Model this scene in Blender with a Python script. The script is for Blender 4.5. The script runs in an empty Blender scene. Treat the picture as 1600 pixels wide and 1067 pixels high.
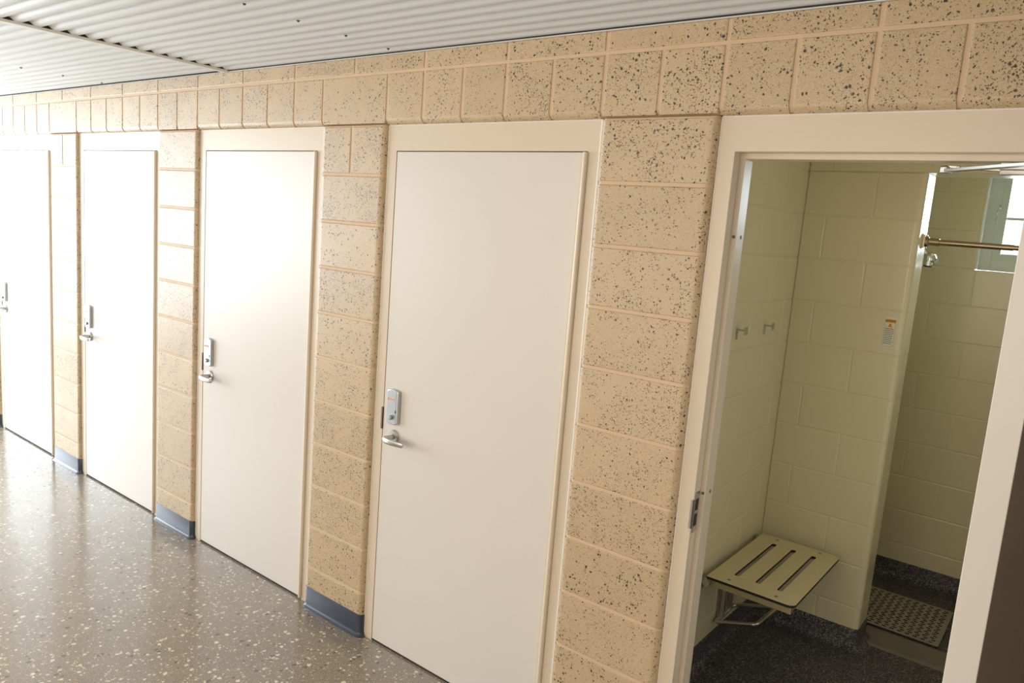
import bpy, bmesh, math, random
from mathutils import Vector, Matrix
from math import sin, cos, pi, sqrt, radians
random.seed(7)
scene = bpy.context.scene
C = scene.collection
c = 0.2032                      # masonry course / half block

# ------------------------------------------------------------------ helpers
class MB:
    def __init__(s): s.v = []; s.f = []; s.m = []; s.a = []
    def add(s, vs, fs, m=0, a=None):
        o = len(s.v); s.v += [tuple(p) for p in vs]
        for f in fs: s.f.append([i + o for i in f]); s.m.append(m); s.a.append(a or (0.5, 0.5, 0.5, 1))
    def box(s, x0, x1, y0, y1, z0, z1, m=0, M=None):
        vs = [Vector((x, y, z)) for z in (z0, z1) for y in (y0, y1) for x in (x0, x1)]
        if M: vs = [M @ v for v in vs]
        s.add(vs, [(0, 2, 3, 1), (4, 5, 7, 6), (0, 1, 5, 4), (2, 6, 7, 3), (0, 4, 6, 2), (1, 3, 7, 5)], m)
    def tube(s, pts, r, n=14, m=0, caps=True):
        pts = [Vector(p) for p in pts]; rs = r if isinstance(r, (list, tuple)) else [r] * len(pts)
        rings = []; up = None
        for i, p in enumerate(pts):
            t = (pts[min(i + 1, len(pts) - 1)] - pts[max(i - 1, 0)]).normalized()
            if up is None:
                up = t.orthogonal().normalized()
            u = (up - t * up.dot(t)).normalized(); up = u; w = t.cross(u)
            rings.append([p + (u * cos(2 * pi * k / n) + w * sin(2 * pi * k / n)) * rs[i] for k in range(n)])
        vs = [q for R in rings for q in R]; fs = []
        for i in range(len(pts) - 1):
            for k in range(n):
                fs.append((i * n + k, i * n + (k + 1) % n, (i + 1) * n + (k + 1) % n, (i + 1) * n + k))
        if caps: fs += [tuple(range(n))[::-1], tuple((len(pts) - 1) * n + k for k in range(n))]
        s.add(vs, fs, m)
    def disc(s, p, axis, r, h, n=24, m=0):
        p = Vector(p); a = Vector(axis).normalized(); e = min(r, h) * .25
        s.tube([p, p + a * (h - e), p + a * h], [r, r, r - e], n, m)
    def prism(s, poly, y0, y1, m=0):           # polygon in xz, extruded along y
        n = len(poly); vs = [(x, y0, z) for x, z in poly] + [(x, y1, z) for x, z in poly]
        fs = [tuple(range(n)), tuple(range(2 * n - 1, n - 1, -1))] + [(i, i + n, (i + 1) % n + n, (i + 1) % n) for i in range(n)]
        s.add(vs, fs, m)
    def build(s, name, mats, parent=None, smooth=False, bevel=0):
        me = bpy.data.meshes.new(name); me.from_pydata(s.v, [], s.f)
        if not isinstance(mats, (list, tuple)): mats = [mats]
        for m in mats: me.materials.append(m)
        me.polygons.foreach_set('material_index', s.m)
        at = me.attributes.new('blk', 'FLOAT_COLOR', 'FACE')
        at.data.foreach_set('color', [x for a in s.a for x in a])
        bm = bmesh.new(); bm.from_mesh(me); bmesh.ops.recalc_face_normals(bm, faces=bm.faces); bm.to_mesh(me); bm.free()
        if smooth:
            me.polygons.foreach_set('use_smooth', [True] * len(me.polygons))
            me.set_sharp_from_angle(angle=radians(38))
        o = bpy.data.objects.new(name, me); C.objects.link(o)
        if parent: attach(o, parent)
        if bevel:
            b = o.modifiers.new('edge', 'BEVEL'); b.width = bevel; b.segments = 2; b.limit_method = 'ANGLE'; b.angle_limit = radians(35)
        return o
def attach(o, parent):
    o.parent = parent
    def world(q): return (world(q.parent) @ q.matrix_parent_inverse @ q.matrix_basis) if q.parent else q.matrix_basis.copy()
    o.matrix_parent_inverse = world(parent).inverted()
def tag(o, label=None, cat=None, group=None, kind=None):
    if label: o['label'] = label
    if cat: o['category'] = cat
    if group: o['group'] = group
    if kind: o['kind'] = kind
    return o
def empty(name, loc, **k):
    o = bpy.data.objects.new(name, None); C.objects.link(o); o.location = loc; o.empty_display_size = .05
    return tag(o, **k)
def arc(cx, cy, r, a0, a1, n=8): return [(cx + r * cos(radians(a0 + (a1 - a0) * i / n)), cy + r * sin(radians(a0 + (a1 - a0) * i / n))) for i in range(n + 1)]
def rrect(x0, x1, y0, y1, r, n=6):
    return arc(x1 - r, y1 - r, r, 0, 90, n) + arc(x0 + r, y1 - r, r, 90, 180, n) + arc(x0 + r, y0 + r, r, 180, 270, n) + arc(x1 - r, y0 + r, r, 270, 360, n)
def plate(name, outline, holes, z0, z1, mats, parent=None):
    cu = bpy.data.curves.new(name, 'CURVE'); cu.dimensions = '2D'; cu.fill_mode = 'BOTH'; cu.extrude = (z1 - z0) / 2
    for pl in [outline] + holes:
        sp = cu.splines.new('POLY'); sp.points.add(len(pl) - 1); sp.use_cyclic_u = True
        for q, p in zip(sp.points, pl): q.co = (p[0], p[1], 0, 1)
    t = bpy.data.objects.new('tmp', cu); C.objects.link(t); bpy.context.view_layer.update()
    me = bpy.data.meshes.new_from_object(t.evaluated_get(bpy.context.evaluated_depsgraph_get()))
    bpy.data.objects.remove(t); bpy.data.curves.remove(cu)
    me.name = name
    for v in me.vertices: v.co.z += (z0 + z1) / 2
    me.materials.clear()
    for m in mats: me.materials.append(m)
    for p in me.polygons:
        p.use_smooth = False
        p.material_index = 0 if abs(p.normal.z) > .7 else min(1, len(mats) - 1)
    o = bpy.data.objects.new(name, me); C.objects.link(o)
    if parent: attach(o, parent)
    return o

# ------------------------------------------------------------------ materials
def lin(r, g, b):
    f = lambda x: (x / 255 / 12.92) if x / 255 <= .04045 else ((x / 255 + .055) / 1.055) ** 2.4
    return (f(r), f(g), f(b), 1)
class NT:
    def __init__(s, name):
        s.mat = bpy.data.materials.new(name); s.mat.use_nodes = True; s.n = s.mat.node_tree.nodes; s.l = s.mat.node_tree.links
        s.b = s.n['Principled BSDF']
    def new(s, t, **k):
        n = s.n.new(t)
        for a, v in k.items():
            if a in n.inputs: n.inputs[a].default_value = v
            else: setattr(n, a, v)
        return n
    def link(s, a, b): s.l.new(a, b)
    def math(s, op, a, b=None, clamp=False):
        n = s.n.new('ShaderNodeMath'); n.operation = op; n.use_clamp = clamp
        for i, x in enumerate((a, b)):
            if x is None: continue
            if isinstance(x, (int, float)): n.inputs[i].default_value = x
            else: s.l.new(x, n.inputs[i])
        return n.outputs[0]
    def mix(s, fac, a, b):
        n = s.n.new('ShaderNodeMix'); n.data_type = 'RGBA'
        for k, x in ((0, fac), (6, a), (7, b)):
            if isinstance(x, (int, float, tuple)): n.inputs[k].default_value = x
            else: s.l.new(x, n.inputs[k])
        return n.outputs[2]
    def ramp(s, x, a, b):                     # smooth 0..1 between a and b
        n = s.n.new('ShaderNodeMapRange'); n.interpolation_type = 'SMOOTHSTEP'
        s.l.new(x, n.inputs[0]); n.inputs[1].default_value = a; n.inputs[2].default_value = b
        return n.outputs[0]
    def coord(s): return s.new('ShaderNodeTexCoord').outputs['Object']
    def noise(s, v, scale, detail=3, rough=.5):
        n = s.new('ShaderNodeTexNoise'); n.inputs['Scale'].default_value = scale; n.inputs['Detail'].default_value = detail; n.inputs['Roughness'].default_value = rough
        if v is not None: s.l.new(v, n.inputs['Vector'])
        return n
    def voro(s, v, scale, rnd=1):
        n = s.new('ShaderNodeTexVoronoi'); n.inputs['Scale'].default_value = scale; n.inputs['Randomness'].default_value = rnd
        s.l.new(v, n.inputs['Vector']); return n
    def bump(s, h, strength, dist):
        n = s.new('ShaderNodeBump'); n.inputs['Strength'].default_value = strength; n.inputs['Distance'].default_value = dist
        s.l.new(h, n.inputs['Height']); s.l.new(n.outputs[0], s.b.inputs['Normal'])
    def vmath(s, op, a, b):
        n = s.n.new('ShaderNodeVectorMath'); n.operation = op
        for i, x in enumerate((a, b)):
            if isinstance(x, tuple): n.inputs[i].default_value = x
            else: s.l.new(x, n.inputs[i])
        return n.outputs[0]

def simple(name, col, rough=.5, metal=0, spec=.5, bump=None, var=0):
    t = NT(name); t.b.inputs['Roughness'].default_value = rough; t.b.inputs['Metallic'].default_value = metal
    t.b.inputs['Specular IOR Level'].default_value = spec
    co = t.coord(); nz = t.noise(co, 6, 3)
    dark = tuple(x * (1 - var) for x in col[:3]) + (1,)
    t.link(t.mix(nz.outputs[0], col, dark), t.b.inputs['Base Color'])
    if bump: 
        n2 = t.noise(co, bump[0], 3); t.bump(n2.outputs[0], bump[1], bump[2])
    return t.mat

def make_block():
    t = NT('ground_face_block')
    co = t.coord(); at = t.new('ShaderNodeAttribute', attribute_name='blk')
    sep = t.new('ShaderNodeSeparateColor'); t.link(at.outputs['Color'], sep.inputs[0])
    off = t.vmath('MULTIPLY', at.outputs['Color'], (37.3, 21.7, 53.1))
    p = t.vmath('ADD', co, off)
    wob = t.noise(p, 120, 3, .65); d = t.vmath('SCALE', wob.outputs['Color'], (0, 0, 0)); d.node.inputs['Scale'].default_value = .013
    q = t.vmath('ADD', p, d)
    clus = t.noise(p, 9, 2)
    dens = t.math('MULTIPLY', t.ramp(clus.outputs[0], .36, .64), 1)
    def chips(scale, lo, hi, cut):
        v = t.voro(q, scale); vc = t.new('ShaderNodeSeparateColor'); t.link(v.outputs['Color'], vc.inputs[0])
        # per-cell radius, only some cells carry a chip; more of them where the block is dense
        thr = t.math('ADD', t.math('MULTIPLY', dens, cut), t.math('MULTIPLY', sep.outputs[0], cut * .55))
        on = t.math('LESS_THAN', vc.outputs[0], thr)
        rad = t.math('ADD', t.math('MULTIPLY', vc.outputs[1], hi - lo), lo)
        inside = t.math('LESS_THAN', v.outputs['Distance'], rad)
        return t.math('MULTIPLY', on, inside), vc
    big, bc = chips(100, .12, .40, .34)
    med, mc = chips(170, .14, .42, .55)
    sml, sc = chips(360, .2, .45, .35)
    fine = t.noise(p, 420, 2, .6)
    tone = t.noise(p, 5, 3)
    base = t.mix(sep.outputs[1], lin(210, 186, 150), lin(199, 175, 139))
    base = t.mix(t.math('MULTIPLY', tone.outputs[0], .45), base, lin(190, 162, 124))
    base = t.mix(t.ramp(fine.outputs[0], .5, .72), base, lin(180, 153, 117))
    base = t.mix(t.ramp(fine.outputs[0], .42, .3), base, lin(220, 200, 168))
    base = t.mix(t.math('MULTIPLY', sml, .55), base, lin(96, 84, 58))
    chipcol = t.mix(t.ramp(bc.outputs[2], .4, .7), lin(44, 48, 38), lin(70, 66, 48))
    both = t.math('MAXIMUM', big, t.math('MULTIPLY', med, .88))
    base = t.mix(both, base, chipcol)
    t.link(base, t.b.inputs['Base Color'])
    t.b.inputs['Roughness'].default_value = .40; t.b.inputs['Specular IOR Level'].default_value = .6
    h = t.math('SUBTRACT', fine.outputs[0], t.math('MULTIPLY', both, .8))
    t.bump(h, .25, .0015)
    return t.mat

def make_floor():
    t = NT('polished_concrete_aggregate'); co = t.coord()
    wob = t.noise(co, 60, 2); d = t.vmath('SCALE', wob.outputs['Color'], (0, 0, 0)); d.node.inputs['Scale'].default_value = .012
    q = t.vmath('ADD', co, d)
    big = t.noise(co, 1.3, 4, .6); fine = t.noise(co, 240, 3, .6)
    base = t.mix(t.ramp(big.outputs[0], .35, .68), lin(152, 141, 129), lin(135, 124, 111))
    base = t.mix(t.ramp(fine.outputs[0], .46, .62), base, lin(120, 112, 102))
    base = t.mix(t.ramp(fine.outputs[0], .46, .34), base, lin(172, 164, 151))
    def layer(scale, cut, lo, hi, cols):
        nonlocal base
        v = t.voro(q, scale); vc = t.new('ShaderNodeSeparateColor'); t.link(v.outputs['Color'], vc.inputs[0])
        on = t.math('LESS_THAN', vc.outputs[0], cut)
        rad = t.math('ADD', t.math('MULTIPLY', vc.outputs[1], hi - lo), lo)
        m = t.math('MULTIPLY', on, t.math('LESS_THAN', v.outputs['Distance'], rad))
        col = t.mix(t.ramp(vc.outputs[2], .3, .7), cols[0], cols[1])
        base = t.mix(t.math('MULTIPLY', m, cols[2]), base, col)
    layer(210, .5, .2, .48, (lin(178, 164, 142), lin(112, 100, 86), .75))
    layer(120, .42, .15, .48, (lin(202, 188, 164), lin(178, 156, 128), .8))
    layer(72, .34, .12, .46, (lin(224, 212, 188), lin(200, 178, 146), .85))
    layer(46, .20, .15, .46, (lin(232, 220, 196), lin(208, 186, 152), .88))
    layer(43, .09, .2, .48, (lin(82, 84, 82), lin(96, 90, 82), .8))
    t.link(base, t.b.inputs['Base Color'])
    rn = t.noise(co, 9, 3)
    t.link(t.math('ADD', t.math('MULTIPLY', rn.outputs[0], .08), .15), t.b.inputs['Roughness'])
    t.b.inputs['Specular IOR Level'].default_value = .8; t.b.inputs['Coat Weight'].default_value = .6; t.b.inputs['Coat Roughness'].default_value = .16
    n2 = t.noise(co, 3.0, 2); t.bump(n2.outputs[0], .12, .01)
    return t.mat

def make_quartz():
    t = NT('dark_quartz_resin'); co = t.coord()
    v = t.voro(co, 260); vc = t.new('ShaderNodeSeparateColor'); t.link(v.outputs['Color'], vc.inputs[0])
    base = t.mix(t.ramp(vc.outputs[0], .45, .75), lin(44, 42, 48), lin(98, 94, 98))
    base = t.mix(t.math('GREATER_THAN', vc.outputs[1], .9), base, lin(150, 146, 138))
    t.link(base, t.b.inputs['Base Color']); t.b.inputs['Roughness'].default_value = .5
    t.bump(v.outputs['Distance'], .4, .002)
    return t.mat

def make_painted():
    t = NT('painted_stall_block'); co = t.coord(); n = t.noise(co, 90, 4, .6); n2 = t.noise(co, 2.5, 3)
    t.link(t.mix(n2.outputs[0], lin(230, 219, 184), lin(222, 210, 172)), t.b.inputs['Base Color'])
    t.b.inputs['Roughness'].default_value = .24; t.b.inputs['Specular IOR Level'].default_value = .6
    t.bump(n.outputs[0], .18, .0015)
    return t.mat

def make_corr():
    t = NT('white_coated_steel'); co = t.coord(); n = t.noise(co, 700, 2)
    t.link(t.mix(n.outputs[0], lin(230, 235, 238), lin(218, 223, 226)), t.b.inputs['Base Color'])
    t.b.inputs['Roughness'].default_value = .42; t.b.inputs['Metallic'].default_value = 0
    t.bump(n.outputs[0], .1, .0006)
    return t.mat

def make_glass():
    t = NT('window_glass'); n = t.n; n.remove(t.b); out = n['Material Output']
    tr = n.new('ShaderNodeBsdfTransparent'); gl = n.new('ShaderNodeBsdfGlossy'); gl.inputs['Roughness'].default_value = .02
    fr = n.new('ShaderNodeFresnel'); mx = n.new('ShaderNodeMixShader')
    t.link(fr.outputs[0], mx.inputs[0]); t.link(tr.outputs[0], mx.inputs[1]); t.link(gl.outputs[0], mx.inputs[2]); t.link(mx.outputs[0], out.inputs[0])
    return t.mat

BLOCK = make_block()
MORTAR = simple('pinkish_mortar', lin(219, 190, 156), .6, bump=(300, .3, .001), var=.08)
PAINT = simple('cream_door_paint', lin(226, 219, 210), .34, bump=(260, .06, .0006), var=.02)
FRAME = simple('cream_frame_paint', lin(224, 209, 187), .33, bump=(180, .05, .0006), var=.02)
CAULK = simple('white_sealant', lin(236, 234, 226), .4, bump=(160, .5, .002))
STEEL = simple('satin_stainless', (.58, .57, .54, 1), .28, 1, bump=(400, .05, .0003))
LOCKM = simple('satin_lock_metal', (.52, .54, .56, 1), .33, 1, bump=(500, .05, .0003))
NICKEL = simple('brushed_nickel', (.40, .33, .22, 1), .26, 1)
CHROME = simple('polished_chrome', (.8, .8, .8, 1), .08, 1)
DARK = simple('black_parts_and_hole_shade', (.015, .015, .015, 1), .6)  # black parts; also colours in the shade below the grate holes
GAP = simple('painted_recess_shade', (.035, .033, .028, 1), .9)  # near-black standing in for shade inside gaps and holes
BASEM = simple('slate_blue_vinyl', lin(56, 64, 78), .3, spec=.6, bump=(60, .12, .002), var=.15)
FLOOR = make_floor(); QUARTZ = make_quartz(); WALLP = make_painted(); CORR = make_corr(); GLASS = make_glass()
TRIMW = simple('white_trim_paint', lin(236, 238, 236), .4)
SCREW = simple('dark_zinc_screw', (.12, .11, .10, 1), .45, 1)
SEATM = simple('cream_phenolic', lin(214, 200, 160), .42, bump=(400, .08, .0004), var=.03)
GRATE = simple('grey_moulded_grate', lin(160, 155, 138), .5, bump=(200, .2, .001), var=.1)
WINF = simple('pale_window_frame', lin(222, 233, 228), .35)
ORANGE = simple('orange_print', lin(232, 166, 34), .5); YELLOW = simple('amber_print', lin(240, 170, 30), .5)
INK = simple('black_print', lin(30, 28, 24), .5); PAPER = simple('label_film', lin(232, 226, 206), .35); GREYINK = simple('grey_print', lin(110, 105, 92), .6)
REDP = simple('orange_red_print', lin(214, 96, 58), .5)
PLASTER = simple('off_white_plaster', lin(214, 208, 196), .6, bump=(60, .1, .001))
ENDDARK = simple('unseen_wall_dark', lin(52, 40, 32), .5)

_c = {}
def simple_cached(name, col, rough, metal=0):
    if name not in _c: _c[name] = simple(name, col, rough, metal)
    return _c[name]
# ------------------------------------------------------------------ masonry
def prof(r, y): return 0 if y >= r else r - sqrt(max(0, r * r - (r - y) ** 2))
def block(mb, T, u0, u1, v0, v1, rad=(0, 0, 0, 0), depth=.09, face=0., rs=.004, m=0, a=None, joint=.0055, inset=0):
    """rad = bullnose radius on (u0, u1, v0, v1) sides; T maps (u, depth, v) to world."""
    ys = [0, .0006, .0015, .003, .006, .010, .015, .020, .025, depth]
    js = [inset if rad[i] else joint for i in range(4)]
    rings = []
    for y in ys:
        ins = [prof(rad[i] if rad[i] else rs, y) + js[i] for i in range(4)]
        rings.append([T(u0 + ins[0], face + y, v0 + ins[2]), T(u1 - ins[1], face + y, v0 + ins[2]), T(u1 - ins[1], face + y, v1 - ins[3]), T(u0 + ins[0], face + y, v1 - ins[3])])
    vs = [q for R in rings for q in R]; fs = [(0, 1, 2, 3)]
    for i in range(len(ys) - 1):
        for k in range(4): fs.append((i * 4 + k, i * 4 + (k + 1) % 4, i * 4 + 4 + (k + 1) % 4, i * 4 + 4 + k))
    mb.add(vs, fs, m, a)
def rnd(d=None): return (random.random() if d is None else d, random.random(), random.random(), 1)

BN = .025
OPEN = {k: 7 * c * (k - 4) for k in range(1, 6)}      # left edge of each doorway
def Tf(u, y, v): return (u, y, v)
mb = MB()
XL, XR = -5.6, 3.25
piers = [(XL, OPEN[1])] + [(OPEN[k] + 5 * c, OPEN[k + 1]) for k in (1, 2, 3, 4)] + [(OPEN[5] + 5 * c, XR)]
for i, (a, b) in enumerate(piers):
    ra, rb = (0 if i == 0 else BN), (0 if i == 5 else BN)
    block(mb, Tf, a, b, 0, 11 * c, (ra, rb, 0, 0), depth=.19, face=.0028, m=1, joint=0, inset=.002)
    for k in range(11):
        cuts = [a, b]
        if i in (1, 3) and k == 10: cuts = [a, (a + b) / 2 - .004, b]
        if i in (0, 5):
            cuts = [a]; x = (b if i == 0 else a); st = 2 * c if k % 2 else c
            xs = []; x = a + (st if i == 5 else ((b - a) % (2 * c)) + (0 if k % 2 else c))
            while x < b - .05: xs.append(x); x += 2 * c
            cuts = [a] + xs + [b]
        for j in range(len(cuts) - 1):
            r0 = ra if j == 0 else 0; r1 = rb if j == len(cuts) - 2 else 0
            block(mb, Tf, cuts[j], cuts[j + 1], k * c, (k + 1) * c, (r0, r1, 0, 0), depth=.19, a=rnd(random.uniform(.2, .9)))
# lintel course: half blocks over each doorway, one 16 inch block (or two halves) above each pier
halves = []
x = OPEN[1] - 3 * 2 * c
while x < XR:
    i = round(x / c); k = i % 7
    over = 0 <= k < 5 and OPEN[1] - .01 <= x < OPEN[5] + 5 * c - .01
    w = c
    if k == 5 and i // 7 in (-1, -3): w = 2 * c
    halves.append((x, x + w, over)); x += w
for (a, b, over) in halves:
    block(mb, Tf, a, b, 11 * c, 12 * c, (0, 0, BN if over else 0, 0), depth=.19, a=rnd(random.uniform(.1, .95)))
block(mb, Tf, halves[0][0], XR, 11 * c, 12 * c + .16, (0, 0, BN, 0), depth=.188, face=.0028, m=1, joint=0, inset=.002)
x = halves[0][0] + (OPEN[1] - halves[0][0]) % (2 * c) - 2 * c
x = OPEN[4] - 2 * c * 14 - c
while x < XR:
    if x + 2 * c > XL: block(mb, Tf, x, x + 2 * c, 12 * c, 12 * c + .19, depth=.18, a=rnd(random.uniform(.2, 1)))
    x += 2 * c
wf = mb.build('wall_front', [BLOCK, MORTAR])
tag(wf, 'tan ground-face block wall speckled with dark chips around the row of doors', 'wall', kind='structure')

# ------------------------------------------------------------------ cove base on the piers
def sweep(mb, path, profile, m=0):
    n = len(path); rings = []
    for i, p in enumerate(path):
        p = Vector(p); a = Vector(path[max(i - 1, 0)]); b = Vector(path[min(i + 1, n - 1)])
        t0 = (p - a).normalized() if i else (b - p).normalized(); t1 = (b - p).normalized() if i < n - 1 else t0
        t = (t0 + t1).normalized(); nn = Vector((t.y, -t.x)); s = 1 / max(.35, nn.dot(Vector((t0.y, -t0.x))))
        rings.append([(p.x + nn.x * d * s, p.y + nn.y * d * s, z) for d, z in profile])
    k = len(profile); vs = [q for R in rings for q in R]; fs = []
    for i in range(n - 1):
        for j in range(k): fs.append((i * k + j, i * k + (j + 1) % k, (i + 1) * k + (j + 1) % k, (i + 1) * k + j))
    fs += [tuple(range(k)), tuple((n - 1) * k + j for j in range(k))[::-1]]
    mb.add(vs, fs, m)
PB = [(.0, .1016), (.0022, .1016), (.0035, .0995), (.0035, .022), (.005, .015), (.010, .008), (.017, .004), (.018, .0), (0, 0)]
where = {0: 'beyond the furthest visible door', 1: 'between the first and second doors from the bright end', 2: 'between the second and third doors from the bright end',
         3: 'between the two middle closed doors nearest the camera', 4: 'beside the open shower doorway', 5: 'behind the open door'}
where[3] = 'between the third and fourth doors from the bright end'
for i, (a, b) in enumerate(piers):
    pa = [(a, .0199)] + [(a + BN - BN * cos(radians(t)), BN - BN * sin(radians(t))) for t in (15, 30, 45, 60, 75, 90)] if i else [(a, 0)]
    pb = [(b - BN + BN * sin(radians(t)), BN - BN * cos(radians(t))) for t in (0, 15, 30, 45, 60, 75)] + [(b, .0199)] if i < 5 else [(b, 0)]
    mb = MB(); sweep(mb, pa + pb, PB)
    o = mb.build('baseboard_front', BASEM, smooth=True)
    tag(o, 'slate blue rubber cove base on the block pier ' + where[i], 'baseboard', 'cove bases on the block piers', 'structure')

# ------------------------------------------------------------------ doors
SLABX0, SLABX1 = .0535, .9605
def make_frame(root, X):
    mb = MB()
    W = 5 * c
    mb.prism([(X + .0008, 0), (X + .0508, 0), (X + .0508, 2.1336), (X + W - .0508, 2.1336), (X + W - .0508, 0), (X + W - .0008, 0), (X + W - .0008, 11 * c - .0008), (X + .0008, 11 * c - .0008)], .02, .066)
    mb.prism([(X + .0008, 0), (X + .0668, 0), (X + .0668, 2.1176), (X + W - .0668, 2.1176), (X + W - .0668, 0), (X + W - .0008, 0), (X + W - .0008, 11 * c - .0008), (X + .0008, 11 * c - .0008)], .0655, .126)
    f = mb.build('door_frame', FRAME, root, bevel=.0016)
    cb = MB()
    z1 = 11 * c
    cb.tube([(X + .0015, .0205, .02), (X + .0015, .0205, z1 - .003)], .0026, 8)
    cb.tube([(X + W + .001, .0165, .10), (X + W + .001, .0165, z1 - .003)], .0052, 8)
    cb.tube([(X + .002, .0205, z1 - .001), (X + W, .0205, z1 - .001)], .0024, 8)
    cb.build('sealant_bead', CAULK, f, smooth=True)
    return f
def make_strike(f, X, mat=None):
    mb = MB(); x = X + .0508
    mb.box(x - .0005, x + .0012, .026, .060, .957, 1.092)
    mb.box(x - .009, x + .0015, .0172, .0195, .975, 1.070)
    mb.box(x - .0012, x + .0015, .0172, .034, .975, 1.070)
    o = mb.build('strike_plate', mat or STEEL, f, bevel=.0006)
    m2 = MB(); m2.box(x + .001, x + .0020, .034, .055, 1.030, 1.068); m2.box(x + .001, x + .0020, .034, .055, .978, 1.018)
    m2.build('latch_slot', DARK, o)
    return o
def lever(root, X, slab, side=-1, fy=.0215):
    # escutcheon case
    fy -= .0; lx0, lx1, z0, z1 = X + .086, X + .154, 1.010, 1.160
    mb = MB(); n = 9
    def oc(z): t = (z - z0) / (z1 - z0) * 2 - 1; return t
    top = [(lx0 + (lx1 - lx0) * i / n, z1 - .006 * (2 * i / n - 1) ** 2 - (.004 if i in (0, n) else 0)) for i in range(n + 1)]
    bot = [(lx1 - (lx1 - lx0) * i / n, z0 + .006 * (2 * i / n - 1) ** 2 + (.004 if i in (0, n) else 0)) for i in range(n + 1)]
    mb.prism(top + bot, fy - .017, fy)
    case = mb.build('lock_case', LOCKM, slab, bevel=.003)
    m2 = MB(); m2.box(lx1 - .0125, lx1 - .0113, fy - .0173, fy - .0165, z0 + .002, z1 - .002)
    m2.box(lx1 - .0165, lx1 - .0085, fy - .0177, fy - .0165, 1.062, 1.074)
    m2.build('cover_seam', simple_cached('seam_grey', (.10, .11, .12, 1), .5), case)
    m3 = MB(); m3.disc((X + .117, fy - .016, 1.041), (0, -1, 0), .0105, .011, 20); m3.box(X + .1162, X + .1178, fy - .0276, fy - .0268, 1.035, 1.047)
    m3.build('key_cylinder', STEEL, case, smooth=True)
    m4 = MB(); m4.box(lx0 + .006, lx0 + .047, fy - .0177, fy - .0168, 1.112, 1.124)
    pl = m4.build('label_strip', PAPER, case)
    m5 = MB()
    for (a, b, p, q) in ((.0065, .0465, 1.1232, 1.1238), (.0065, .0465, 1.1122, 1.1128), (.0065, .0075, 1.1122, 1.1238), (.0455, .0465, 1.1122, 1.1238)): m5.box(lx0 + a, lx0 + b, fy - .0181, fy - .0176, p, q)
    m5.disc((lx0 + .013, fy - .0176, 1.118), (0, -1, 0), .0035, .0006, 12)
    for i in range(7): m5.box(lx0 + .019 + i * .0035, lx0 + .0208 + i * .0035, fy - .0181, fy - .0176, 1.116, 1.1205)
    m5.build('printed_mark', REDP, pl)
    # rose and lever
    rx, rz = X + .125, .957
    mr = MB(); mr.tube([(rx, fy, rz), (rx, fy - .006, rz), (rx, fy - .010, rz), (rx, fy - .0105, rz)], [.030, .030, .026, .012], 28)
    rose = mr.build('lever_rose', STEEL, slab, smooth=True)
    ml = MB(); ring = []
    P = [((0, .008, 0), .012, .012), ((0, .030, 0), .0105, .0105), ((-.002, .046, 0), .011, .010), ((.002, .058, -.001), .0125, .009), ((.016, .0655, -.0015), .0135, .0075), ((.045, .068, -.002), .0135, .0065), ((.075, .0665, -.002), .0125, .006), ((.098, .064, -.002), .0115, .0058), ((.110, .062, -.002), .0108, .0052), ((.114, .061, -.002), .0085, .004)]
    pts = [Vector((rx + p[0], fy - p[1], rz + p[2])) for p, _, _ in P]; n = 16; vs = []
    for i, p in enumerate(pts):
        t = (pts[min(i + 1, len(pts) - 1)] - pts[max(i - 1, 0)]).normalized(); zz = Vector((0, 0, 1)); s = t.cross(zz).normalized()
        vs += [p + zz * P[i][1] * cos(2 * pi * k / n) + s * P[i][2] * sin(2 * pi * k / n) for k in range(n)]
    fs = [(i * n + k, i * n + (k + 1) % n, (i + 1) * n + (k + 1) % n, (i + 1) * n + k) for i in range(len(P) - 1) for k in range(n)] + [tuple(range(n)), tuple((len(P) - 1) * n + k for k in range(n))]
    ml.add(vs, fs); ml.build('lever_handle', STEEL, slab, smooth=True)
def make_slab(root, X):
    mb = MB(); mb.box(X + SLABX0, X + SLABX1, .0215, .0640, .010, 2.1305)
    s = mb.build('door_panel', PAINT, root, bevel=.0012)
    mh = MB()
    hx = X + SLABX1 + .0005
    mh.tube([(hx, .0150, .012), (hx, .0150, 2.130)], .0088, 14)
    mh.box(hx - .020, hx, .0192, .0222, .012, 2.130)
    mh.build('continuous_hinge', FRAME, s, smooth=True)
    lever(root, X, s)
    return s
names = {1: 'cream flush door at the bright far end, first of the closed row', 2: 'cream flush door second from the bright far end',
         3: 'cream flush door third from the bright end, between two speckled piers', 4: 'cream flush closed door next to the open shower stall'}
for k in (1, 2, 3, 4):
    X = OPEN[k]
    r = empty('door_%d' % k, (X + 2.5 * c, .02, 0), label=names[k], cat='door', kind='structure')
    f = make_frame(r, X); make_strike(f, X, simple_cached('dark_brown_strike', (.22, .17, .13, 1), .4, 1))  # closed doors get a darker brown strike plate
    make_slab(r, X)
    mb = MB(); mb.box(X + .051, X + 5 * c - .051, .024, .062, 0, .006); mb.build('under_door_shade_strip', GAP, r)  # dark strip paints the shade in the gap under the door
# open door 5
X = OPEN[5]
r5 = empty('door_5', (X + 2.5 * c, .02, 0), label='cream flush door standing open beside the shower stall doorway', cat='door', kind='structure')
f5 = make_frame(r5, X); make_strike(f5, X)
mh = MB()
mh.disc((X + .0590, .0657, 1.889), (0, -1, 0), .0052, .0018, 14); mh.disc((X + .0590, .0657, 1.083), (0, -1, 0), .0052, .0018, 14)
mh.disc((X + .0665, .103, 1.889), (1, 0, 0), .0062, .0012, 14); mh.disc((X + .0665, .103, 1.083), (1, 0, 0), .0062, .0012, 14)
mh.build('screw_cap', simple_cached('grey_silencer', (.16, .15, .13, 1), .6), f5, smooth=True)
s5 = make_slab(r5, X)
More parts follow.
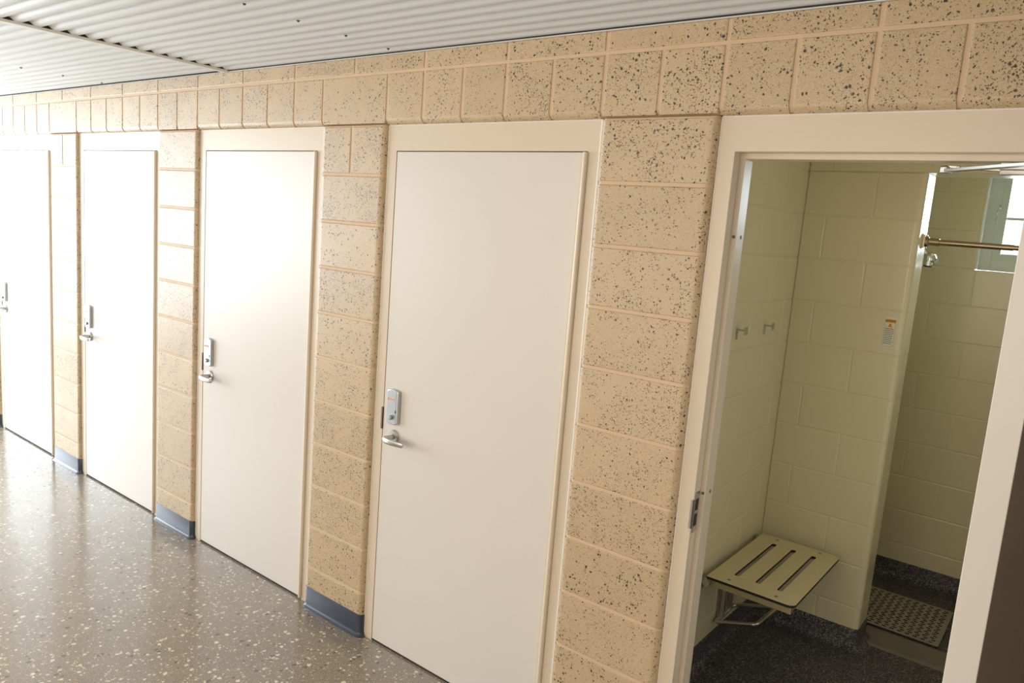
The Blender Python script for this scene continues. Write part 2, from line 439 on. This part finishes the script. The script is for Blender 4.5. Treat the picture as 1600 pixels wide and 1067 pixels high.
# swing the panel (and what is fixed to it) about its hinge
piv = Vector((X + SLABX1 + .0005, .015, 0)); ang = radians(86.3)
s5.matrix_basis = Matrix.Translation(piv) @ Matrix.Rotation(ang, 4, 'Z') @ Matrix.Translation(-piv)
# closer: arm, forearm and shoe under the head of the frame
mb = MB()
def bar(mb, p, q, w, h, m=0):
    p = Vector(p); q = Vector(q); t = (q - p).normalized(); s = t.cross(Vector((0, 0, 1))).normalized(); u = s.cross(t)
    vs = [a + s * i * w / 2 + u * j * h / 2 for a in (p, q) for i in (-1, 1) for j in (-1, 1)]
    mb.add(vs, [(0, 1, 3, 2), (4, 6, 7, 5), (0, 4, 5, 1), (2, 3, 7, 6), (0, 2, 6, 4), (1, 5, 7, 3)], m)
E = (2.010, .105, 2.097)
bar(mb, E, (2.352, -.215, 2.095), .024, .008)
mb.disc((E[0], E[1], E[2] - .006), (0, 0, 1), .015, .018); mb.disc((E[0] + .035, E[1] - .033, E[2] + .003), (0, 0, 1), .006, .006)
arm = mb.build('closer_arm', STEEL, r5, bevel=.001)
mb = MB(); bar(mb, (E[0], E[1], E[2] + .010), (2.168, .098, 2.096), .020, .006); mb.disc((2.168, .098, 2.088), (0, 0, 1), .012, .022)
mb.build('closer_forearm', STEEL, r5, bevel=.001)
mb = MB(); mb.box(2.132, 2.330, .074, .122, 2.0975, 2.1176); mb.box(2.132, 2.20, .080, .092, 2.086, 2.1)
sh = mb.build('closer_shoe', STEEL, r5, bevel=.003)
mb = MB(); mb.disc((2.205, .0755, 2.107), (0, -1, 0), .006, .003, 16); mb.build('screw', SCREW, sh)
mb = MB(); mb.box(2.1, 2.38, .0655, .115, 2.03, 2.09)
cb = MB(); cb.box(-.028, .028, -.14, .14, -.03, .03)
body = cb.build('closer_body', STEEL, None, bevel=.005)
body.matrix_basis = Matrix.Translation((2.305, -.25, 2.06)) @ Matrix.Rotation(ang - pi / 2, 4, 'Z')
attach(body, r5)

# ------------------------------------------------------------------ corridor shell
def slab(name, b, mat, label, cat, bevel=0):
    mb = MB(); mb.box(*b); return tag(mb.build(name, mat, None, bevel=bevel), label, cat, kind='structure')
slab('floor', (-7.6, 3.25, -3.7, .125, -.12, 0), FLOOR, 'polished grey concrete corridor floor full of cream and dark aggregate', 'floor')
slab('wall_right', (3.25, 3.35, -3.7, .2, 0, 2.75), ENDDARK, 'unseen corridor end wall, coloured dark so the open door face stays dark', 'wall')  # unseen wall, made dark to keep the open door's outer face dark
# opposite wall, mostly behind the camera
mb = MB(); mb.box(-4.6, 3.35, -3.8, -3.7, 0, 2.75); mb.box(-7.6, -4.6, -3.8, -3.7, 0, .9)
tag(mb.build('wall_back', PLASTER), 'pale plaster wall on the far side of the corridor', 'wall', kind='structure')

# corrugated ceiling: ribs run along the corridor
PITCH = .0695
def corr(x0, x1, zb, y0, y1, phase=0, amp=.0125):
    mb = MB(); pts = []; y = y1 + phase
    shape = [(0, 0), (.24, 0), (.32, .05), (.40, .22), (.48, .55), (.55, .85), (.60, .97), (.65, 1), (.70, 1), (.75, .97), (.80, .85), (.87, .55), (.94, .22), (.98, .05)]
    while y > y0 - PITCH:
        for f, h in shape: pts.append((y - f * PITCH, zb + h * amp))
        y -= PITCH
    vs = [(x, yy, zz) for x in (x0, x1) for yy, zz in pts]; n = len(pts)
    mb.add(vs, [(i, i + 1, n + i + 1, n + i) for i in range(n - 1)])
    return mb
XJ = -1.135
cm = corr(XJ + .001, XR, 2.512, -3.7, -.004)
c2 = corr(-7.6, XJ - .006, 2.507, -3.7, -.004, -.03, .008)
cm.add(c2.v, c2.f)
ceil = cm.build('ceiling', CORR, smooth=True)
tag(ceil, 'white corrugated metal ceiling with ribs running along the corridor', 'ceiling', kind='structure')
mb = MB(); mb.box(-7.6, XR, -3.7, .0, 2.56, 2.62); mb.box(XJ - .003, XJ, -3.7, -.004, 2.508, 2.56); mb.build('plenum_dark_backing', GAP, ceil)  # dark sheets colour in the shade behind the open rib ends
mb = MB(); mb.box(XJ - .034, XJ - .002, -3.7, -.012, 2.5015, 2.5065); mb.box(XJ - .004, XJ + .003, -3.7, -.012, 2.5015, 2.5125)
mb.build('edge_trim', TRIMW, ceil, bevel=.0008)
for x in (.058, -2.37, 2.5):
    for i in range(9):
        y = -.060 - i * PITCH * 3 + (.0 if x > -1.1 else -.185 + PITCH * 3 - .02)
        if y > -.03: continue
        mb = MB(); zb = 2.512 if x > XJ else 2.507
        mb.disc((x, y, zb), (0, 0, -1), .0065, .0015, 14); mb.tube([(x, y, zb - .001), (x, y, zb - .005)], .0038, 6)
        mb.build('screw', SCREW, ceil)
mb = MB(); mb.box(-5.6, XR, -.012, -.0005, 2.5040, 2.5062); mb.box(-5.6, XR, -.002, -.0005, 2.5040, 2.512)
tag(mb.build('trim_1', TRIMW), 'thin white metal angle where the ceiling meets the block wall', 'trim', kind='structure')
mb = MB(); mb.box(-5.6, XR, -.0105, -.002, 2.5075, 2.525); mb.build('gap_shade_strip', GAP, ceil)  # solid dark strip painting the shade between ceiling and angle

# ------------------------------------------------------------------ shower stall
LX, RX, Y0, Y1, Y1b, YB = 1.20, 2.75, .196, 1.585, 1.775, 2.66
def painted_wall(name, T, u0, u1, offs, ktop, rad=(0, 0), label='', depth=.08, kbot=0, skip=None, back=True):
    mb = MB(); r0, r1 = rad
    for k in range(kbot, ktop):
        xs = [u0]; x = u0 + offs[k % 2]
        while x < u1 - .03:
            if x > u0 + .03: xs.append(x)
            x += 2 * c
        xs.append(u1)
        for j in range(len(xs) - 1):
            a, b = xs[j], xs[j + 1]
            if skip:
                s0, s1, k0 = skip
                if k >= k0:
                    if a >= s0 - .001 and b <= s1 + .001: continue
                    if a < s0 < b: block(mb, T, a, s0, k * c, k * c + c, (0, BN, 0, 0), depth=depth, joint=.0022, rs=.004); 
                    if a < s1 < b: block(mb, T, s1, b, k * c, k * c + c, (BN, 0, 0, 0), depth=depth, joint=.0022, rs=.004); 
                    if a < s0 < b or a < s1 < b: continue
            block(mb, T, a, b, k * c, k * c + c, (r0 if j == 0 else 0, r1 if j == len(xs) - 2 else 0, 0, 0), depth=depth, joint=.0022, rs=.004)
    return mb
walls = []
# left wall of the stall, faces +x
mb = painted_wall('', lambda u, y, v: (LX - y, u, v), .12, Y1b + .9, [1.273 - .12 - 2 * c * 2, 1.06 - .12 - 4 * c], 12)
block(mb, lambda u, y, v: (LX - y, u, v), .12, Y1b + .9, 0, 12 * c, depth=.1, face=.0022, joint=0, inset=.002)
tag(mb.build('wall_stall_left', WALLP), 'cream painted block side wall of the shower stall behind the folding seat', 'wall', kind='structure')
# partition facing the doorway, bullnosed at the shower opening
PX = 1.708
Tp = lambda u, y, v: (u, Y1 + y, v)
mb = painted_wall('', Tp, LX, PX, [.307, .105], 11, (0, BN), depth=.095)
block(mb, Tp, LX, PX, 0, 11 * c, (0, BN, 0, 0), depth=.095, face=.0022, joint=0, inset=.002)
Tq = lambda u, y, v: (u, Y1b + .008 - y, v)
mq = painted_wall('', Tq, LX, PX, [.307, .105], 11, (0, BN), depth=.1)
block(mq, Tq, LX, PX, 0, 11 * c, (0, BN, 0, 0), depth=.1, face=.0022, joint=0, inset=.002)
mb.add(mq.v, mq.f)
ml = painted_wall('', Tp, LX, RX, [.105, .105], 13, depth=.19, kbot=11); mb.add(ml.v, ml.f)
block(mb, Tp, LX, RX, 11 * c, 13 * c, depth=.187, face=.0022, joint=0, inset=.002)
tag(mb.build('wall_partition', WALLP), 'cream painted block partition and lintel screening the shower', 'wall', kind='structure')
# back wall with the window opening
Tb = lambda u, y, v: (u, YB + y, v)
WX0, WX1, WK = 1.812, 2.46, 9
mb = painted_wall('', Tb, LX, RX, [1.815 - LX - 2 * c, 1.62 - LX], 13, depth=.12, skip=(WX0, WX1, WK))
mb.box(LX, WX0 - .001, YB + .0022, YB + .12, WK * c - .003, 13 * c); mb.box(WX1 + .001, RX, YB + .0022, YB + .12, WK * c - .003, 13 * c); mb.box(LX, RX, YB + .0022, YB + .12, 0, WK * c - .003); mb.box(WX0, WX1, YB, YB + .12, 12 * c, 13 * c)
tag(mb.build('wall_stall_back', WALLP), 'cream painted block wall at the back of the shower around the window', 'wall', kind='structure')
mb = painted_wall('', lambda u, y, v: (RX + y, u, v), .12, Y1b + .9, [c, 2 * c], 13)
block(mb, lambda u, y, v: (RX + y, u, v), .12, Y1b + .9, 0, 13 * c, depth=.1, face=.0022, joint=0, inset=.002)
tag(mb.build('wall_stall_right', WALLP), 'cream painted block side wall of the shower stall on the hinge side', 'wall', kind='structure')
mb = MB(); mb.box(LX - .1, OPEN[5] + .0001, .1255, .197, 0, 2.6); mb.box(OPEN[5] + 5 * c, RX + .1, .1255, .197, 0, 2.6); mb.box(OPEN[5], OPEN[5] + 5 * c, .127, .197, 11 * c, 2.6)
tag(mb.build('wall_stall_front', WALLP), 'cream painted inner face of the wall around the shower doorway', 'wall', kind='structure')
slab('ceiling_stall', (LX - .1, RX + .1, .1, YB + .12, 2.50, 2.56), WALLP, 'pale ceiling inside the shower stall', 'ceiling')
mb = MB(); mb.box(LX, RX, .1255, YB, -.12, 0)
tag(mb.build('floor_stall', QUARTZ), 'dark speckled resin floor of the shower stall', 'floor', kind='structure')
CV = [(0, .1), (.0035, .1), (.0045, .097), (.005, .045), (.009, .025), (.018, .011), (.034, .0035), (.05, .0005), (0, .0)]
mb = MB()
# path keeps the room on its right-hand side (outward normal = (t.y,-t.x))
sweep(mb, [(LX, .14), (LX, Y1), (PX - BN, Y1)][::-1][::-1], CV)
pa = [(LX, .14), (LX, Y1), (PX - BN, Y1)] + [(PX - BN + BN * sin(radians(t)), Y1 + BN - BN * cos(radians(t))) for t in (15, 30, 45, 60, 75, 90)] + [(PX, Y1b - .02), (PX - .02, Y1b + .008), (LX, Y1b + .008), (LX, YB), (RX, YB), (RX, .14)]
mb = MB(); sweep(mb, pa, CV)
tag(mb.build('trim_2', QUARTZ, smooth=True), 'dark speckled resin cove curving up the foot of the stall walls', 'trim', kind='structure')
mb = MB()
prof_t = [(1.690, 0), (1.700, .006), (1.716, .009), (1.74, .006), (1.80, .004), (1.838, .008), (1.865, .011), (1.885, .008), (1.898, 0)]
vs = [(x, y, z) for x in (PX - .01, RX) for y, z in prof_t]; n = len(prof_t)
mb.add(vs, [(i, i + 1, n + i + 1, n + i) for i in range(n - 1)] + [tuple(range(n)), tuple(range(2 * n - 1, n - 1, -1))])
tag(mb.build('trim_3', simple('pale_resin_kerb', lin(128, 122, 108), .35, bump=(260, .4, .002), var=.35), smooth=True), 'low pale kerb across the shower opening', 'trim', kind='structure')  # paler mottled resin than the stall floor

# window
w = empty('window_1', (2.13, YB + .12, WK * c), label='pale framed bright window with one glazing bar high in the shower back wall', cat='window', kind='structure')
yF = YB + .085
mb = MB()
def ringframe(mb, x0, x1, z0, z1, wd, y0, y1):
    mb.box(x0, x0 + wd, y0, y1, z0, z1); mb.box(x1 - wd, x1, y0, y1, z0, z1); mb.box(x0 + wd, x1 - wd, y0, y1, z0, z0 + wd); mb.box(x0 + wd, x1 - wd, y0, y1, z1 - wd, z1)
zt = 12 * c
ringframe(mb, WX0 + .001, WX1 - .001, WK * c, zt, .058, yF, yF + .035)
fr = mb.build('window_frame', WINF, w, bevel=.002)
mb = MB(); ringframe(mb, WX0 + .059, WX1 - .059, WK * c + .056, zt - .056, .038, yF + .012, yF + .034)
ringframe(mb, WX0 + .059, WX1 - .059, WK * c + .056, zt - .056, .012, yF + .006, yF + .014)
sash = mb.build('window_sash', WINF, w, bevel=.0015)
mb = MB(); mb.box(WX0 + .09, WX1 - .09, yF + .016, yF + .028, 2.106, 2.120); mb.build('glazing_bar', WINF, sash, bevel=.001)
mb = MB(); mb.box(WX0 + .095, WX1 - .095, yF + .021, yF + .024, WK * c + .09, zt - .09); mb.build('pane', GLASS, w)
mb = MB(); mb.tube([(WX0 + .060, yF - .006, 2.185), (WX0 + .058, yF - .012, 2.165), (WX0 + .052, yF - .014, 2.13), (WX0 + .048, yF - .008, 2.10)], [.003, .005, .004, .002], 10); mb.disc((WX0 + .062, yF, 2.165), (0, -1, 0), .009, .018)
mb.build('window_latch', CHROME, w, smooth=True)

# folding seat
SX0, SX1, SY0, SY1, SZ = 1.232, 1.603, .832, 1.512, .458
seat = empty('folding_shower_seat', (LX + .01, (SY0 + SY1) / 2, SZ), label='cream slotted fold-down shower seat with black edges on steel supports', cat='seat')
def slot(x): return [(p[0], p[1]) for p in rrect(x - .011, x + .011, SY0 + .10, SY1 - .095, .0105, 5)][::-1]
dx = (SX1 - SX0) / 4
plate('seat_panel', arc(SX1 - .03, SY1 - .03, .03, 0, 90) + arc(SX0 + .006, SY1 - .006, .006, 90, 180, 3) + arc(SX0 + .006, SY0 + .006, .006, 180, 270, 3) + arc(SX1 - .03, SY0 + .03, .03, 270, 360),
      [slot(SX0 + dx * i) for i in (1, 2, 3)], SZ - .011, SZ, [SEATM, DARK], seat)
for (x, y) in ((SX0 + .085, SY0 + .04), (SX1 - .085, SY0 + .04), (SX0 + .085, SY1 - .035), (SX1 - .085, SY1 - .035)):
    mb = MB(); mb.disc((x, y, SZ - .0005), (0, 0, 1), .008, .0016, 18); mb.build('screw', simple_cached('seat_screw', (.35, .33, .28, 1), .4, 1), seat, smooth=True)
mb = MB()
for y in (SY0 + .012, SY1 - .030):
    mb.box(SX0 + .035, SX1 - .012, y, y + .018, SZ - .042, SZ - .0112)
mb.box(SX1 - .030, SX1 - .012, SY0 + .014, SY1 - .014, SZ - .036, SZ - .0112)
mb.box(SX0 + .035, SX0 + .055, SY0 + .014, SY1 - .014, SZ - .036, SZ - .0112)
mb.build('seat_frame', simple('steel_with_beige_reflection', lin(190, 178, 142), .35, .3), seat, bevel=.002)  # beige base colour stands for reflections on brushed steel
for y in (SY0 + .006, SY1 - .03):
    mb = MB(); mb.box(LX + .0045, LX + .010, y - .008, y + .032, SZ - .075, SZ - .01); mb.tube([(LX + .03, y, SZ - .034), (LX + .03, y + .024, SZ - .034)], .0165, 18)
    mb.box(LX + .008, LX + .045, y + .008, y + .016, SZ - .048, SZ - .020)
    mb.build('hinge_bracket', STEEL, seat, bevel=.001)
for y in (1.105, 1.205):
    mb = MB(); mb.box(LX + .0045, LX + .030, y - .004, y + .004, .155, SZ - .036); mb.box(LX + .0045, LX + .009, y - .018, y + .018, .155, SZ - .036)
    mb.build('wall_bracket', STEEL, seat, bevel=.0015)
def round_path(P, r, n=6):
    out = [Vector(P[0])]
    for i in range(1, len(P) - 1):
        a, b, d = Vector(P[i - 1]), Vector(P[i]), Vector(P[i + 1]); u = (a - b).normalized() * r; v = (d - b).normalized() * r
        out += [(b + u) * (1 - t) ** 2 + b * 2 * t * (1 - t) + (b + v) * t * t for t in [k / n for k in range(n + 1)]]
    out.append(Vector(P[-1])); return out
mb = MB(); mb.tube(round_path([(1.212, 1.16, .150), (1.212, 1.045, .156), (1.405, 1.038, .222), (1.418, 1.262, .226), (1.212, 1.270, .158), (1.212, 1.155, .150)], .032), .0095, 14)
mb.build('support_loop', STEEL, seat, smooth=True)

# robe hooks
def hook(y, label):
    h = empty('robe_hook', (LX, y, 1.50), label=label, cat='hook', group='robe hooks on the stall side wall')
    mb = MB(); mb.box(LX - .001, LX + .005, y - .007, y + .007, 1.474, 1.520); mb.build('back_plate', STEEL, h, bevel=.001)
    mb = MB(); mb.box(LX + .004, LX + .038, y - .005, y + .005, 1.511, 1.519); mb.build('arm', STEEL, h, bevel=.001)
    mb = MB(); mb.box(LX + .037, LX + .042, y - .014, y + .014, 1.498, 1.530); mb.build('end_plate', STEEL, h, bevel=.0012)
hook(.918, 'small square steel robe hook nearer the doorway on the stall side wall')
hook(1.244, 'small square steel robe hook deeper in the stall, nearer the warning label')

# warning label
LY = Y1 - .0006
lb = empty('warning_label', (1.648, LY, 1.527), label='narrow warning label with orange header and triangle stuck on the shower partition', cat='label')
mb = MB(); mb.box(1.6240, 1.6730, LY - .0006, LY + .003, 1.455, 1.596); mb.build('backing', PAPER, lb)
mb = MB(); f = LY - .0007
mb.box(1.6265, 1.6705, f - .0003, f + .0005, 1.572, 1.586); mb.build('header_band', ORANGE, lb)
mb = MB()
for (a, b, p, q) in ((1.6265, 1.6272, 1.462, 1.586), (1.6698, 1.6705, 1.462, 1.586), (1.6265, 1.6705, 1.462, 1.4628), (1.6265, 1.6705, 1.5712, 1.5719)): mb.box(a, b, f - .0005, f + .0005, p, q)
for i in range(9):
    z = 1.541 - i * .0083
    x = 1.630; random.seed(i)
    while x < 1.662:
        L = random.uniform(.003, .008); mb.box(x, min(x + L, 1.667), f - .0005, f + .0005, z, z + .0032); x += L + .0015
mb.build('printed_lines', GREYINK, lb)
mb = MB(); mb.prism([(1.6375, 1.550), (1.6595, 1.550), (1.6485, 1.5695)], f - .0005, f + .0005); tri = mb.build('hazard_triangle', YELLOW, lb)
mb = MB(); mb.prism([(1.6476, 1.5555), (1.6494, 1.5555), (1.6500, 1.564), (1.6470, 1.564)], f - .0009, f); mb.box(1.6477, 1.6493, f - .0009, f, 1.552, 1.5542)
mb.prism([(1.6285, 1.5755), (1.6355, 1.5755), (1.632, 1.5825)], f - .0009, f); mb.build('exclamation_mark', INK, lb)
cu = bpy.data.curves.new('word', 'FONT'); cu.body = 'WARNING'; cu.size = .0088; cu.extrude = .0002
t = bpy.data.objects.new('tmp', cu); C.objects.link(t); bpy.context.view_layer.update()
me = bpy.data.meshes.new_from_object(t.evaluated_get(bpy.context.evaluated_depsgraph_get())); bpy.data.objects.remove(t)
wd = bpy.data.objects.new('header_word', me); C.objects.link(wd); me.materials.clear(); me.materials.append(INK)
wx = max(v.co.x for v in me.vertices); sc = .031 / wx
wd.matrix_basis = Matrix.Translation((1.6375, f - .0008, 1.5762)) @ Matrix.Rotation(pi / 2, 4, 'X') @ Matrix.Diagonal((sc, 1, 1, 1)); attach(wd, lb)

# curtain rod
RY, RZ = 1.69, 1.944
rod = empty('shower_curtain_rod', (PX, RY, RZ), label='brushed nickel curtain rod across the shower opening', cat='rod')
mb = MB(); mb.box(PX - .001, PX + .005, RY - .034, RY + .034, RZ - .034, RZ + .034)
mb.box(PX + .004, PX + .013, RY - .03, RY - .018, RZ - .03, RZ + .03); mb.box(PX + .004, PX + .013, RY + .018, RY + .03, RZ - .03, RZ + .03)
mb.tube([(PX + .004, RY, RZ), (PX + .02, RY, RZ), (PX + .026, RY, RZ)], [.027, .024, .017], 24)
mb.build('wall_flange', NICKEL, rod, bevel=.0015)
mb = MB(); mb.tube([(PX + .02, RY, RZ), (PX + .066, RY, RZ - .001), (PX + .067, RY, RZ - .001)], [.0165, .0165, .0135], 22); mb.build('collar', NICKEL, rod, smooth=True)
mb = MB(); mb.tube([(PX + .06, RY, RZ - .001), (2.055, RY, RZ - .003)], .0128, 22); mb.tube([(2.04, RY, RZ - .003), (RX + .002, RY, RZ - .004)], .0108, 22); mb.build('tube', NICKEL, rod, smooth=True)

# shower head, reaching out from the shower's side wall
sh = empty('showerhead', (LX, 2.2, 1.93), label='chrome domed shower head just past the partition edge below the curtain rod', cat='showerhead')
hx, hz = 1.663, 1.872
mb = MB(); mb.disc((LX - .001, 2.2, 1.93), (1, 0, 0), .032, .01); mb.tube(round_path([(LX, 2.2, 1.93), (hx - .06, 2.2, 1.93), (hx - .01, 2.2, hz + .01)], .04), .0105, 14); mb.build('arm', CHROME, sh, smooth=True)
mb = MB(); R = .030
mb.tube([(hx, 2.2, hz + R * sin(radians(a))) for a in (88, 70, 50, 30, 10, 0)] + [(hx, 2.2, hz - .012), (hx, 2.2, hz - .014)], [R * cos(radians(a)) for a in (88, 70, 50, 30, 10, 0)] + [R, R - .006], 26)
mb.build('dome', CHROME, sh, smooth=True)
mb = MB(); mb.tube([(hx - .004, 2.2, hz - .010), (hx - .006, 2.2, hz - .040)], [.019, .020], 22); noz = mb.build('nozzle', CHROME, sh, smooth=True)
mb = MB(); mb.tube([(hx - .006, 2.2, hz - .038), (hx - .0065, 2.2, hz - .046)], [.0205, .018], 22); mb.build('spray_face', DARK, sh, smooth=True)
mb = MB(); mb.disc((hx + .02, 2.205, hz - .002), (1, -.4, .1), .024, .006, 24); mb.build('swivel_ring', CHROME, sh, smooth=True)

# drain grate
GX0, GX1, GY0, GY1 = 1.52, 2.013, 1.905, 2.385
holes = []
nx, ny = 13, 18
for i in range(nx):
    for j in range(ny):
        cx = GX0 + .034 + (GX1 - GX0 - .068) * i / (nx - 1); cy = GY0 + .03 + (GY1 - GY0 - .06) * j / (ny - 1)
        cx += .004 * (1 if j % 2 else -1)
        holes.append([(cx - .0095, cy - .0065), (cx - .0095, cy + .0065), (cx + .0095, cy + .0065), (cx + .0095, cy - .0065)])
g = plate('drain_grate', rrect(GX0, GX1, GY0, GY1, .008), holes, .0035, .011, [GRATE, GAP])  # side faces coloured dark to deepen the shade in the holes
mb = MB(); mb.box(GX0 + .006, GX1 - .006, GY0 + .006, GY1 - .006, .0004, .0036); mb.build('hole_shade_underlay', DARK, g)  # dark underlay added so the grate holes look deep and shaded
tag(g, 'grey perforated drain grate set in the shower floor', 'drain')

# ------------------------------------------------------------------ light
def area(name, loc, target, sx, sy, power, col):
    L = bpy.data.lights.new(name, 'AREA'); L.shape = 'RECTANGLE'; L.size = sx; L.size_y = sy; L.energy = power; L.color = col
    o = bpy.data.objects.new(name, L); C.objects.link(o); o.location = loc
    o.rotation_euler = (Vector(target) - Vector(loc)).to_track_quat('-Z', 'Y').to_euler(); return o
area('daylight_end', (-7.4, -1.75, 1.45), (0, -1.2, 1.2), 3.0, 2.3, 240, (.84, .93, 1.0))
area('daylight_side', (-5.9, -3.6, 1.7), (-4.0, 0, 1.2), 2.6, 1.5, 115, (.84, .93, 1.0))
area('corridor_fill', (.6, -3.5, 1.7), (.9, 0, 1.2), 4.0, 1.6, 64, (1.0, .86, .72))
area('window_daylight', (2.5, YB + .22, 2.25), (2.5, YB, 2.25), 1.5, 1.0, 92, (.74, .92, 1.0))
area('stall_warm_fill', (1.95, .95, 2.48), (1.95, .95, 0), .9, .25, .6, (1.0, .90, .70))  # warm fill added to lift the stall; no lamp known here
area('stall_cool_fill', (2.70, .75, 1.35), (1.2, .6, 1.35), 1.0, 1.9, 3.6, (.92, .97, 1.0))  # cool fill added to brighten the jambs; no known opening behind it
wd = bpy.data.worlds.new('world'); scene.world = wd; wd.use_nodes = True
bg = wd.node_tree.nodes['Background']; bg.inputs[0].default_value = (.93, .97, 1, 1); bg.inputs[1].default_value = 1.6

# ------------------------------------------------------------------ camera
cam = bpy.data.cameras.new('camera'); co = bpy.data.objects.new('camera', cam); C.objects.link(co); scene.camera = co
yaw, pitch, roll = .6534, -.1509, .0776
f = Vector((-sin(yaw) * cos(pitch), cos(yaw) * cos(pitch), sin(pitch))); r = Vector((cos(yaw), sin(yaw), 0)); u = r.cross(f)
R = cos(roll) * r + sin(roll) * u; U = -sin(roll) * r + cos(roll) * u
M = Matrix((R, U, -f)).transposed().to_4x4(); M.translation = Vector((2.3769, -2.1562, 1.8707)); co.matrix_world = M
cam.sensor_fit = 'HORIZONTAL'; cam.sensor_width = 36; cam.lens = 1185.2 / 1600 * 36; cam.clip_start = .02; cam.clip_end = 100
scene.view_settings.view_transform = 'Standard'; scene.view_settings.look = 'None'; scene.view_settings.exposure = 0
